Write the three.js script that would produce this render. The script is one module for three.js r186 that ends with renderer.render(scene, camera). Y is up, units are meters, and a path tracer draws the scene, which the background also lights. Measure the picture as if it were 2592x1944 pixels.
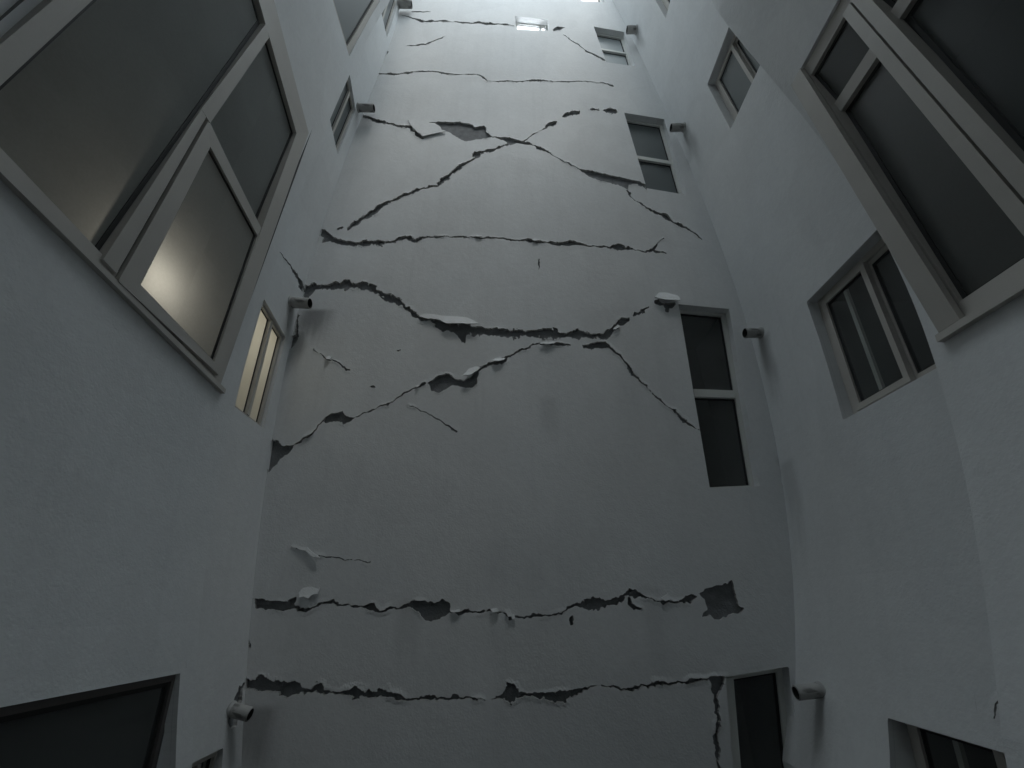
import * as THREE from 'three';
import { mergeGeometries } from 'three/addons/utils/BufferGeometryUtils.js';

// ---------------------------------------------------------------- camera, sky, sun, exposure
const scene = new THREE.Scene();
const camera = new THREE.PerspectiveCamera(84.84, 4 / 3, 0.05, 200);
camera.position.set(0, 0, 0);
camera.rotation.set(THREE.MathUtils.degToRad(27.695), 0, 0);
const renderer = new THREE.WebGLRenderer({ antialias: true });
renderer.toneMapping = THREE.LinearToneMapping;
renderer.toneMappingExposure = 2.72;
renderer.shadowMap.enabled = true;
{
  // overcast dusk sky: three times brighter overhead than at the horizon
  const w = 64, h = 32, d = new Float32Array(w * h * 4);
  for (let j = 0; j < h; j++) for (let i = 0; i < w; i++) {
    const s = Math.sin(((j + 0.5) / h - 0.5) * Math.PI), l = 1.5 * (s > 0 ? (1 + 2 * s) / 3 : 0.15);
    d.set([0.85 * l, 0.97 * l, 1.05 * l, 1], (j * w + i) * 4);
  }
  const sky = new THREE.DataTexture(d, w, h, THREE.RGBAFormat, THREE.FloatType);
  sky.mapping = THREE.EquirectangularReflectionMapping; sky.magFilter = THREE.LinearFilter; sky.needsUpdate = true;
  scene.background = sky; scene.environment = sky;
}
const sun = new THREE.DirectionalLight(0xfffdf8, 0.5);
sun.position.set(1.4, 22, 1.9); sun.target.position.set(0.3, 9, -3.4);
sun.castShadow = true; sun.shadow.radius = 36; sun.shadow.mapSize.set(2048, 2048);
Object.assign(sun.shadow.camera, { left: -8, right: 8, top: 12, bottom: -12, near: 1, far: 60 });
scene.add(sun, sun.target);

// ---------------------------------------------------------------- survey of the light shaft, in metres
// walls: height above the eye, distance from the shaft's middle line (bellied to follow the lens curvature)
const BACK = 3.4, PIER_L = 2.7, PIER_R = 1.75, TOP = 10.96, BOTTOM = -3.6, REAR = -1.7, SHADE_RIM = 0.1;
const CRACKS = {
 B: [
  [[-1.867,8.841,0.013],[-1.514,8.635,0.0279],[-1.393,8.623,0.0253],[-1.187,8.647,0.0152],[-1.126,8.635,0.0278],[-0.915,8.611,0.0126],[-0.705,8.562,0.02],[-0.497,8.574,0.0226],[-0.407,8.543,0.03],[-0.169,8.525,0.0224],[0.023,8.47,0.0124]],
  [[-1.699,8.963,0.0158],[-1.394,8.963,0.0079]],
  [[-1.66,7.835,0.0069],[-1.492,7.846,0.0138],[-1.327,7.902,0.0185],[-1.248,7.975,0.0093],[-1.087,8.117,0.0048]],
  [[-2.015,6.997,0.0125],[-1.857,7.007,0.0166],[-1.723,7.002,0.0124],[-1.515,7.046,0.0146],[-1.331,7.076,0.0125],[-1.198,7.086,0.0104],[-1.061,7.046,0.0145],[-0.898,7.002,0.0124],[-0.711,7.002,0.0103],[-0.525,7.002,0.0103],[-0.443,6.928,0.0143],[-0.36,6.808,0.0201],[-0.229,6.799,0.014],[-0.071,6.823,0.008],[0.086,6.794,0.012],[0.349,6.832,0.0201],[0.532,6.808,0.01],[0.794,6.794,0.008],[1.057,6.808,0.008],[1.316,6.775,0.008],[1.463,6.681,0.0119]],
  [[0.833,8.175,0.0048],[1.003,7.919,0.007],[1.179,7.644,0.0112],[1.308,7.527,0.0177],[1.4,7.401,0.0218]],
  [[-2.112,5.94,0.036],[-2.001,5.919,0.0323],[-1.866,5.837,0.0212],[-1.712,5.775,0.0175],[-1.612,5.755,0.0314],[-1.51,5.711,0.0243],[-1.375,5.687,0.0242],[-1.277,5.556,0.0169],[-1.17,5.44,0.0083]],
  [[-0.265,5.471,0.0133],[-0.135,5.452,0.0133],[-0.017,5.391,0.0263],[0.077,5.357,0.0196],[0.193,5.345,0.0196],[0.251,5.315,0.0098]],
  [[-0.017,5.345,0.0229],[-0.11,5.289,0.0194],[-0.224,5.196,0.0128],[-0.362,5.167,0.0223],[-0.452,5.123,0.0316],[-0.438,5.051,0.0156],[-0.558,4.944,0.02],[-0.664,4.839,0.0227],[-0.788,4.686,0.0207],[-0.868,4.586,0.0219],[-0.905,4.504,0.0173],[-1.115,4.439,0.0186],[-1.255,4.344,0.0197],[-1.354,4.281,0.0265],[-1.473,4.219,0.0194],[-1.581,4.096,0.0244],[-1.632,4.021,0.0322],[-1.742,3.933,0.0212],[-1.824,3.817,0.0221],[-1.855,3.76,0.0129]],
  [[-1.966,3.76,0.009],[-1.931,3.789,0.0155]],
  [[0.159,5.383,0.0049],[0.316,5.556,0.0051],[0.464,5.695,0.0086],[0.526,5.755,0.0278],[0.576,5.784,0.0279],[0.614,5.816,0.0053]],
  [[0.705,5.931,0.0107],[0.744,5.961,0.025],[0.846,6.015,0.0343],[0.935,6.057,0.0109]],
  [[1.1,6.1,0.0183],[1.199,6.091,0.0274]],
  [[1.284,6.074,0.0164],[1.37,6.066,0.031],[1.428,6.032,0.0199]],
  [[0.251,5.308,0.0081],[0.353,5.233,0.0193],[0.488,5.141,0.0063],[0.683,4.944,0.0077],[0.831,4.812,0.0136]],
  [[1.384,4.423,0.0171],[1.412,4.312,0.0084],[1.485,4.219,0.0055],[1.574,4.111,0.0082],[1.631,4.072,0.023],[1.706,4.021,0.0121],[1.771,3.977,0.0227],[1.831,3.904,0.0066],[1.919,3.826,0.0156],[2.022,3.732,0.0051],[2.117,3.607,0.0038]],
  [[-1.816,3.547,0.0298],[-1.717,3.547,0.0273],[-1.607,3.539,0.0371],[-1.542,3.566,0.0298],[-1.422,3.56,0.0273],[-1.305,3.574,0.0186],[-1.251,3.621,0.0213],[-1.193,3.634,0.0163],[-1.11,3.612,0.0262],[-1.069,3.593,0.0273],[-0.993,3.634,0.0163],[-0.914,3.643,0.0188],[-0.794,3.648,0.0138],[-0.654,3.648,0.0088],[-0.494,3.634,0.0112],[-0.384,3.634,0.0162],[-0.234,3.626,0.0112],[-0.034,3.607,0.0136],[0.105,3.593,0.0111],[0.224,3.585,0.0185],[0.283,3.566,0.016],[0.402,3.558,0.0111],[0.559,3.539,0.016],[0.679,3.558,0.0246],[0.698,3.539,0.0135],[0.893,3.512,0.0086],[1.067,3.477,0.0122],[1.166,3.477,0.0317],[1.234,3.471,0.0158],[1.377,3.445,0.0097],[1.471,3.418,0.0097],[1.546,3.458,0.0122],[1.569,3.418,0.0145],[1.683,3.397,0.0048]],
  [[1.556,3.458,0.0073],[1.691,3.621,0.0038]],
  [[0.295,3.314,0.0035],[0.281,3.161,0.0034]],
  [[-2.077,2.916,0.0335],[-1.93,2.923,0.0301],[-1.821,2.935,0.0324],[-1.695,2.954,0.0302],[-1.562,2.94,0.0323],[-1.447,2.916,0.0366],[-1.383,2.864,0.023],[-1.341,2.829,0.0229],[-1.281,2.794,0.0357],[-1.205,2.771,0.0409],[-1.144,2.725,0.0363],[-1.094,2.679,0.0137],[-1.043,2.634,0.0157],[-0.983,2.578,0.0176],[-0.906,2.523,0.0215],[-0.851,2.508,0.0255],[-0.779,2.491,0.0326],[-0.705,2.448,0.0283],[-0.631,2.405,0.024]],
  [[-0.631,2.409,0.02],[-0.507,2.383,0.0339],[-0.332,2.373,0.0368],[-0.157,2.362,0.0347],[0.018,2.348,0.0346],[0.14,2.341,0.0326],[0.28,2.352,0.0346],[0.453,2.331,0.0345],[0.627,2.331,0.0326],[0.765,2.314,0.0305],[0.868,2.31,0.0285],[0.918,2.289,0.0147]],
  [[0.913,2.32,0.0247],[0.961,2.362,0.0209],[1.019,2.409,0.0171],[1.08,2.48,0.0173]],
  [[1.213,2.556,0.0124],[1.261,2.578,0.0249],[1.33,2.623,0.0189],[1.381,2.663,0.0085]],
  [[-1.837,1.21,0.0048],[-1.773,1.263,0.004],[-1.719,1.296,0.0041],[-1.687,1.361,0.0049],[-1.653,1.42,0.0058]],
  [[-1.393,1.45,0.0042],[-1.321,1.488,0.005],[-1.203,1.54,0.0068],[-1.099,1.588,0.0068],[-1.041,1.636,0.006],[-0.937,1.708,0.0079],[-0.876,1.744,0.0079],[-0.8,1.79,0.0107]],
  [[-0.331,1.912,0.0082],[-0.25,1.969,0.0101],[-0.184,2.008,0.0148],[-0.067,2.047,0.013],[0.001,2.096,0.0066],[0.12,2.156,0.0105],[0.189,2.207,0.0087],[0.275,2.217,0.0106],[0.378,2.211,0.0173],[0.447,2.217,0.0125],[0.558,2.207,0.0154]],
  [[0.918,2.207,0.0174],[0.97,2.136,0.0124],[1.031,2.077,0.0104],[1.086,1.979,0.0083],[1.107,1.883,0.0082]],
  [[1.09,1.95,0.011],[1.114,1.883,0.0082],[1.192,1.79,0.008],[1.267,1.699,0.0061],[1.333,1.61,0.006],[1.415,1.531,0.0059],[1.455,1.488,0.0118],[1.491,1.428,0.0183],[1.517,1.403,0.0074],[1.573,1.37,0.0041],[1.624,1.332,0.0033]],
  [[-1.895,2.166,0.0022],[-1.753,2.057,0.0057],[-1.644,2.018,0.0028],[-1.511,1.931,0.0101]],
  [[-1.089,2.142,0.0076],[-1.07,2.15,0.0048]],
  [[-1.285,1.761,0.0062],[-1.251,1.75,0.0071]],
  [[-0.922,1.574,0.0022],[-0.804,1.514,0.0025],[-0.689,1.454,0.0033],[-0.477,1.32,0.008]],
  [[-2.097,2.299,0.016],[-2.11,2.383,0.0142],[-2.129,2.491,0.0124],[-2.132,2.556,0.0105]],
  [[-1.675,0.394,0.0034],[-1.546,0.37,0.0034],[-1.465,0.321,0.0042],[-1.307,0.313,0.0025],[-1.27,0.301,0.0042],[-1.182,0.292,0.0025],[-1.059,0.281,0.0022]],
  [[-1.521,-0.032,0.0093],[-1.471,-0.036,0.0108],[-1.425,-0.017,0.0047],[-1.349,0.012,0.0047],[-1.284,0.022,0.007],[-1.212,-0.007,0.0046],[-1.079,-0.01,0.0046],[-1.013,-0.014,0.0139],[-0.942,-0.046,0.0046],[-0.847,-0.017,0.0046],[-0.749,-0.003,0.0077]],
  [[-0.448,-0.046,0.0068],[-0.365,-0.054,0.0106],[-0.267,-0.046,0.0106],[-0.201,-0.039,0.0091]],
  [[-0.016,-0.089,0.0075],[0.066,-0.079,0.0038],[0.148,-0.065,0.0106],[0.246,-0.068,0.0023],[0.329,-0.054,0.0045],[0.43,-0.01,0.0061],[0.513,-0.007,0.0123],[0.573,0.012,0.0262],[0.614,0.005,0.0169],[0.664,0.012,0.0093],[0.733,0.027,0.0124],[0.803,0.057,0.0109],[0.872,0.075,0.022],[0.921,0.064,0.0125]],
  [[0.843,0.042,0.0093],[0.846,0.005,0.0093],[0.892,-0.025,0.0107],[0.925,-0.025,0.0038]],
  [[1.071,0.012,0.0109],[1.148,0.019,0.0086]],
  [[1.206,0.022,0.0086],[1.286,0.049,0.011],[1.329,0.052,0.0071]],
  [[0.423,-0.079,0.0068],[0.418,-0.118,0.0067]],
  [[-1.773,-0.466,0.0181],[-1.711,-0.466,0.0251],[-1.631,-0.478,0.0194],[-1.554,-0.478,0.0277],[-1.473,-0.497,0.0316],[-1.41,-0.503,0.0205],[-1.349,-0.503,0.0109],[-1.275,-0.491,0.0205],[-1.21,-0.507,0.0075]],
  [[-1.132,-0.516,0.0075],[-1.026,-0.516,0.023],[-0.932,-0.528,0.0175],[-0.842,-0.522,0.0256],[-0.763,-0.541,0.0134],[-0.678,-0.551,0.0073]],
  [[-0.603,-0.543,0.006],[-0.55,-0.543,0.0094],[-0.489,-0.549,0.004],[-0.413,-0.549,0.004],[-0.368,-0.538,0.012],[-0.329,-0.547,0.004],[-0.261,-0.544,0.0067],[-0.208,-0.544,0.004],[-0.124,-0.547,0.006],[-0.049,-0.528,0.0174],[0.0,-0.522,0.0255]],
  [[0.0,-0.522,0.0228],[0.076,-0.522,0.01],[0.152,-0.522,0.0134],[0.228,-0.528,0.0134],[0.305,-0.528,0.0228],[0.382,-0.516,0.0148],[0.475,-0.491,0.0061],[0.614,-0.478,0.0022],[0.719,-0.5,0.0047],[0.813,-0.487,0.0082],[0.891,-0.478,0.0096],[0.955,-0.459,0.0137],[1.016,-0.462,0.0082],[1.14,-0.459,0.0022],[1.188,-0.449,0.0069],[1.259,-0.44,0.0069],[1.314,-0.437,0.0042]],
  [[1.32,-0.62,0.0093],[1.334,-0.656,0.0079],[1.303,-0.726,0.0045],[1.285,-0.772,0.0127],[1.295,-0.806,0.0107],[1.282,-0.85,0.0062],[1.279,-0.893,0.0055],[1.271,-0.959,0.0048]],
  [[-1.773,-0.466,0.0126],[-1.795,-0.534,0.0096]],
  [[-1.819,-0.222,0.0037],[-1.801,-0.263,0.0059]],
  [[-1.219,-0.505,0.0055],[-1.179,-0.51,0.0034],[-1.125,-0.516,0.0061]],
  [[-0.686,-0.551,0.0053],[-0.641,-0.547,0.0033],[-0.595,-0.543,0.0053]],
  [[0.929,0.061,0.0063],[1.001,0.04,0.0031],[1.08,0.014,0.0062]],
  [[-0.209,-0.039,0.0061],[-0.102,-0.054,0.0038],[-0.02,-0.075,0.0053]],
  [[1.148,0.019,0.0062],[1.211,0.022,0.0055]],
 ],
 LS: [
  [[2.873,2.895,0.0033],[3.056,2.916,0.0059],[3.211,2.91,0.0111],[3.294,2.902,0.0278],[3.368,2.884,0.0334]],
 ],
 RS: [
  [[2.085,-0.398,0.0022],[2.03,-0.326,0.0037],[1.998,-0.299,0.0029],[1.966,-0.273,0.0022]],
 ],
};
const SPALLS = {
 B: [
  [[0.667,8.351],[0.745,8.452],[0.868,8.428],[0.783,8.321],[0.679,8.292]],
  [[-1.986,7.644],[-1.931,7.644],[-1.936,7.58],[-1.989,7.564]],
  [[-1.133,5.796],[-0.989,5.816],[-0.817,5.796],[-0.722,5.816],[-0.622,5.775],[-0.549,5.755],[-0.498,5.687],[-0.379,5.723],[-0.341,5.655],[-0.351,5.596],[-0.265,5.479],[-0.323,5.44],[-0.463,5.421],[-0.602,5.372],[-0.7,5.44],[-0.775,5.517],[-0.851,5.584],[-0.923,5.596],[-0.979,5.695],[-1.058,5.775]],
  [[-0.229,5.467],[-0.041,5.459],[0.124,5.383],[0.251,5.326],[0.216,5.3],[0.077,5.345],[-0.017,5.3],[-0.087,5.383]],
  [[0.832,4.822],[0.964,4.798],[1.114,4.737],[1.285,4.686],[1.411,4.636],[1.537,4.596],[1.635,4.52],[1.623,4.407],[1.606,4.471],[1.507,4.537],[1.418,4.52],[1.405,4.423],[1.347,4.471],[1.288,4.52],[1.099,4.586],[0.953,4.669],[0.872,4.764]],
  [[-2.176,3.769],[-2.118,3.76],[-2.069,3.718],[-2.004,3.648],[-1.884,3.593],[-1.778,3.558],[-1.79,3.512],[-1.911,3.525],[-2.021,3.58],[-2.113,3.547],[-2.102,3.634],[-2.153,3.662]],
  [[-2.27,3.064],[-2.216,3.049],[-2.178,2.966],[-2.128,2.935],[-2.028,2.947],[-2.034,2.888],[-2.082,2.771],[-2.14,2.748],[-2.135,2.829],[-2.17,2.899],[-2.235,2.995]],
  [[-0.614,2.415],[-0.436,2.362],[-0.455,2.227],[-0.49,2.238],[-0.529,2.31],[-0.594,2.373]],
  [[1.049,2.448],[1.086,2.534],[1.166,2.534],[1.161,2.491],[1.092,2.437]],
  [[1.439,2.748],[1.496,2.759],[1.533,2.713],[1.663,2.725],[1.658,2.679],[1.594,2.645],[1.577,2.601],[1.542,2.601],[1.537,2.679],[1.458,2.695]],
  [[-2.074,1.247],[-2.006,1.247],[-1.955,1.199],[-1.893,1.191],[-1.838,1.215],[-1.866,1.144],[-1.938,1.074],[-1.973,1.005],[-2.012,0.938],[-2.037,1.081]],
  [[-1.655,1.428],[-1.62,1.488],[-1.543,1.496],[-1.497,1.505],[-1.434,1.462],[-1.378,1.454],[-1.403,1.42],[-1.453,1.391],[-1.526,1.411],[-1.589,1.411],[-1.634,1.403]],
  [[-0.784,1.799],[-0.706,1.846],[-0.66,1.883],[-0.586,1.893],[-0.543,1.855],[-0.516,1.827],[-0.451,1.827],[-0.394,1.846],[-0.323,1.931],[-0.311,1.902],[-0.326,1.781],[-0.373,1.744],[-0.471,1.753],[-0.529,1.772],[-0.6,1.735],[-0.662,1.699],[-0.719,1.708],[-0.757,1.772]],
  [[0.662,2.217],[0.721,2.207],[0.792,2.238],[0.897,2.248],[0.928,2.217],[0.905,2.166],[0.838,2.176],[0.751,2.156],[0.692,2.166]],
  [[-2.189,2.238],[-2.164,2.289],[-2.105,2.331],[-2.075,2.279],[-2.102,2.176],[-2.149,2.146]],
  [[-1.878,0.049],[-1.769,0.031],[-1.685,0.027],[-1.617,0.019],[-1.557,0.049],[-1.555,0.005],[-1.508,-0.017],[-1.61,-0.039],[-1.752,-0.032],[-1.831,-0.017]],
  [[-0.766,-0.003],[-0.719,0.022],[-0.653,0.027],[-0.601,0.012],[-0.552,0.012],[-0.503,0.034],[-0.452,0.019],[-0.44,-0.046],[-0.479,-0.075],[-0.566,-0.111],[-0.616,-0.097],[-0.653,-0.054],[-0.706,-0.022]],
  [[1.341,0.072],[1.435,0.117],[1.574,0.132],[1.613,0.155],[1.616,0.064],[1.622,-0.01],[1.652,-0.025],[1.603,-0.054],[1.542,-0.068],[1.48,-0.089],[1.429,-0.097],[1.411,-0.068],[1.352,-0.075],[1.376,-0.039],[1.399,-0.01],[1.375,0.034]],
  [[1.323,-0.431],[1.395,-0.421],[1.422,-0.426],[1.408,-0.466],[1.376,-0.503],[1.351,-0.547],[1.35,-0.62],[1.322,-0.634],[1.324,-0.547],[1.322,-0.485]],
  [[2.207,0.923],[2.221,0.915],[2.184,0.728],[2.173,0.728]],
 ],
 LS: [
  [[3.386,-0.455],[3.335,-0.473],[3.285,-0.516],[3.253,-0.57],[3.238,-0.636],[3.273,-0.682],[3.326,-0.67],[3.338,-0.608],[3.371,-0.542]],
 ],
};
const FLAKES = [
  [0.039,[[-0.925,2.534],[-0.875,2.574],[-0.785,2.565],[-0.694,2.543],[-0.569,2.534],[-0.444,2.517],[-0.316,2.42],[-0.51,2.43],[-0.632,2.426],[-0.726,2.491],[-0.851,2.508]]],
  [0.039,[[-0.447,1.85],[-0.398,1.937],[-0.333,1.969],[-0.292,1.95],[-0.322,1.908],[-0.394,1.85]]],
  [0.022,[[-0.184,2.024],[-0.151,2.051],[-0.058,2.057],[-0.08,2.029],[-0.167,2.01]]],
  [0.017,[[0.258,2.213],[0.362,2.231],[0.428,2.242],[0.399,2.209],[0.326,2.203]]],
  [0.05,[[1.447,2.766],[1.508,2.838],[1.574,2.848],[1.692,2.787],[1.692,2.709],[1.533,2.713]]],
  [0.019,[[-1.537,0.079],[-1.517,0.106],[-1.463,0.115],[-1.415,0.102],[-1.396,0.109],[-1.397,0.067],[-1.439,0.061],[-1.455,0.04],[-1.494,0.052],[-1.522,0.043]]],
  [0.007,[[-0.44,-0.035],[-0.375,-0.026],[-0.37,-0.045],[-0.431,-0.048]]],
  [0.008,[[-0.155,-0.029],[-0.111,-0.02],[-0.096,-0.039],[-0.135,-0.048]]],
  [0.009,[[-0.056,-0.032],[-0.02,-0.025],[0.003,-0.068],[-0.028,-0.078]]],
  [0.014,[[-1.416,5.837],[-1.357,5.857],[-1.126,5.775],[-1.047,5.759],[-0.968,5.679],[-0.933,5.592],[-0.878,5.568],[-1.172,5.452],[-1.274,5.576],[-1.365,5.711]]],
  [0.011,[[-0.408,3.646],[-0.345,3.662],[-0.334,3.634],[-0.384,3.626]]],
  [0.011,[[0.22,3.593],[0.255,3.607],[0.299,3.574],[0.24,3.569]]],
  [0.017,[[-1.757,2.063],[-1.732,2.08],[-1.702,2.077],[-1.706,2.037],[-1.736,2.033]]],
  [0.011,[[-1.787,1.276],[-1.75,1.332],[-1.705,1.317],[-1.762,1.268]]],
  [0.017,[[0.985,2.379],[1.04,2.441],[1.059,2.42],[1.005,2.369]]],
  [0.017,[[-1.672,0.398],[-1.549,0.384],[-1.483,0.34],[-1.432,0.31],[-1.481,0.314],[-1.553,0.361],[-1.653,0.38]]],
  [0.008,[[-0.007,-0.068],[0.016,-0.056],[0.023,-0.085],[0.0,-0.091]]],
  [0.008,[[1.068,0.04],[1.126,0.07],[1.149,0.046],[1.098,0.022]]],
  [0.011,[[-0.878,1.757],[-0.855,1.772],[-0.842,1.757],[-0.863,1.742]]],
];
const PLAN = {
  LS: [[-0.894,1.673],[-0.63,1.735],[-0.366,1.793],[-0.102,1.847],[0.162,1.896],[0.426,1.94],[0.69,1.98],[0.954,2.016],[1.218,2.048],[1.482,2.075],[1.746,2.098],[2.01,2.118],[2.274,2.134],[2.538,2.146],[2.801,2.154],[3.065,2.159],[3.329,2.162],[3.593,2.161],[3.857,2.157],[4.121,2.151],[4.385,2.143],[4.649,2.132],[4.913,2.12],[5.177,2.106],[5.441,2.091],[5.705,2.075],[5.969,2.058],[6.232,2.041],[6.496,2.024],[6.76,2.007],[7.024,1.99],[7.288,1.974],[7.552,1.96],[7.816,1.948],[8.08,1.937],[8.344,1.929],[8.608,1.924],[8.872,1.922],[9.136,1.923],[9.4,1.929]],
  RS: [[-0.894,1.728],[-0.63,1.829],[-0.366,1.918],[-0.102,1.996],[0.162,2.064],[0.426,2.121],[0.69,2.17],[0.954,2.211],[1.218,2.245],[1.482,2.271],[1.746,2.292],[2.01,2.306],[2.274,2.316],[2.538,2.321],[2.801,2.321],[3.065,2.319],[3.329,2.312],[3.593,2.303],[3.857,2.292],[4.121,2.278],[4.385,2.263],[4.649,2.245],[4.913,2.227],[5.177,2.207],[5.441,2.186],[5.705,2.164],[5.969,2.141],[6.232,2.118],[6.496,2.093],[6.76,2.068],[7.024,2.042],[7.288,2.016],[7.552,1.988],[7.816,1.959],[8.08,1.929],[8.344,1.898],[8.608,1.864],[8.872,1.829],[9.136,1.792],[9.4,1.752]],
  LN: [[-0.71,1.567],[-0.5,1.635],[-0.29,1.695],[-0.081,1.748],[0.129,1.795],[0.338,1.836],[0.548,1.872],[0.758,1.903],[0.967,1.929],[1.177,1.952],[1.386,1.97],[1.596,1.985],[1.805,1.997],[2.015,2.006],[2.225,2.013],[2.434,2.018],[2.644,2.02],[2.853,2.021],[3.063,2.02],[3.273,2.018],[3.482,2.014],[3.692,2.009],[3.901,2.003],[4.111,1.996],[4.321,1.988],[4.53,1.978],[4.74,1.968],[4.949,1.957],[5.159,1.944],[5.368,1.931],[5.578,1.916],[5.788,1.9],[5.997,1.882],[6.207,1.862],[6.416,1.841],[6.626,1.817],[6.836,1.791],[7.045,1.762],[7.255,1.73],[7.464,1.695]],
  RN: [[-0.46,1.636],[-0.324,1.693],[-0.188,1.747],[-0.052,1.799],[0.083,1.849],[0.219,1.896],[0.355,1.941],[0.491,1.983],[0.627,2.021],[0.763,2.056],[0.899,2.088],[1.034,2.117],[1.17,2.142],[1.306,2.164],[1.442,2.182],[1.578,2.197],[1.714,2.208],[1.849,2.216],[1.985,2.22],[2.121,2.221],[2.257,2.219],[2.393,2.214],[2.529,2.206],[2.665,2.195],[2.8,2.182],[2.936,2.167],[3.072,2.149],[3.208,2.13],[3.344,2.109],[3.48,2.087],[3.615,2.064],[3.751,2.04],[3.887,2.016],[4.023,1.993],[4.159,1.969],[4.295,1.947],[4.43,1.927],[4.566,1.908],[4.702,1.892],[4.838,1.878]],
};

// ---------------------------------------------------------------- helpers
function rng(seed) { let a = seed >>> 0; return () => { a = (a + 0x6d2b79f5) | 0; let t = Math.imul(a ^ (a >>> 15), 1 | a); t = (t + Math.imul(t ^ (t >>> 7), 61 | t)) ^ t; return ((t ^ (t >>> 14)) >>> 0) / 4294967296; }; }
function hash(x, y) { let h = Math.imul(x, 374761393) + Math.imul(y, 668265263); h = Math.imul(h ^ (h >>> 13), 1274126177); return ((h ^ (h >>> 16)) >>> 0) / 4294967296; }
function noise(x, y) {
  const i = Math.floor(x), j = Math.floor(y), a = x - i, b = y - j, s = a * a * (3 - 2 * a), t = b * b * (3 - 2 * b);
  return (hash(i, j) * (1 - s) + hash(i + 1, j) * s) * (1 - t) + (hash(i, j + 1) * (1 - s) + hash(i + 1, j + 1) * s) * t;
}
function fbm(x, y, n = 4) { let v = 0, a = 0.5, q = 0; for (let k = 0; k < n; k++) { v += a * noise(x, y); q += a; a *= 0.5; x = x * 2.03 + 17.1; y = y * 2.03 + 5.7; } return v / q; }
const clamp = (x, a, b) => Math.min(b, Math.max(a, x)), lerp = (a, b, t) => a + (b - a) * t;
const smooth = (a, b, x) => { const t = clamp((x - a) / (b - a), 0, 1); return t * t * (3 - 2 * t); };
function plan(k, h) {
  const T = PLAN[k];
  if (h <= T[0][0]) return T[0][1];
  for (let i = 1; i < T.length; i++) if (h < T[i][0]) return lerp(T[i - 1][1], T[i][1], (h - T[i - 1][0]) / (T[i][0] - T[i - 1][0]));
  return T[T.length - 1][1];
}
const used = {};
function numbered(n) { const k = used[n] = (used[n] ?? -1) + 1; return k ? `${n}_${String(k).padStart(3, '0')}` : n; }
function tag(o, label, category, group) { o.userData.label = label; o.userData.category = category; if (group) o.userData.group = group; return o; }
function thing(name, label, category, group) { const g = new THREE.Group(); g.name = numbered(name); scene.add(g); return tag(g, label, category, group); }
function mesh(name, geo, mat, parent) { const m = new THREE.Mesh(geo, mat); m.name = name; m.castShadow = m.receiveShadow = true; parent.add(m); return m; }

// a wall's own coordinates: u along it (x on the cracked wall, metres ahead of the eye on the side walls), v height, w depth into the wall
const FACE = {
  B: (u, v, w) => [u, v, -BACK - w],
  LS: (u, v, w) => [-plan('LS', v) - w, v, -u], RS: (u, v, w) => [plan('RS', v) + w, v, -u],
  LN: (u, v, w) => [-plan('LN', v) - w, v, -u], RN: (u, v, w) => [plan('RN', v) + w, v, -u],
};
const FLIP = { B: false, LS: true, RS: false, LN: true, RN: false };

class Tri {                                     // collects triangles in wall coordinates
  constructor(face) { this.face = face; this.p = []; this.t = []; }
  tri(a, b, c) {
    const pts = FLIP[this.face] ? [a, c, b] : [a, b, c];
    for (const q of pts) { this.p.push(...FACE[this.face](q[0], q[1], q[2])); this.t.push(q[0], q[1]); }
  }
  quad(a, b, c, d) { this.tri(a, b, c); this.tri(a, c, d); }
  slab(q, w0, w1) {                             // four corners (u, v), anticlockwise, between two depths
    const f = q.map(([u, v]) => [u, v, w0]), k = q.map(([u, v]) => [u, v, w1]);
    this.quad(...f); this.quad(k[3], k[2], k[1], k[0]);
    for (let i = 0; i < 4; i++) { const j = (i + 1) % 4; this.quad(f[j], f[i], k[i], k[j]); }
  }
  get geo() {
    const g = new THREE.BufferGeometry();
    g.setAttribute('position', new THREE.Float32BufferAttribute(this.p, 3));
    g.setAttribute('uv', new THREE.Float32BufferAttribute(this.t, 2));
    g.computeVertexNormals(); return g;
  }
}

// ---------------------------------------------------------------- materials
function dataMap(w, h, fn, srgb) {
  const d = new Uint8Array(w * h * 4);
  for (let j = 0; j < h; j++) for (let i = 0; i < w; i++) { const c = fn((i + 0.5) / w, (j + 0.5) / h); const o = (j * w + i) * 4; d[o] = c[0]; d[o + 1] = c[1]; d[o + 2] = c[2]; d[o + 3] = 255; }
  const t = new THREE.DataTexture(d, w, h); t.wrapS = t.wrapT = THREE.RepeatWrapping; t.magFilter = THREE.LinearFilter; t.minFilter = THREE.LinearMipmapLinearFilter; t.generateMipmaps = true;
  if (srgb) t.colorSpace = THREE.SRGBColorSpace; t.needsUpdate = true; return t;
}
const toSRGB = (x) => 255 * (x <= 0.0031308 ? 12.92 * x : 1.055 * x ** (1 / 2.4) - 0.055);
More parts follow.
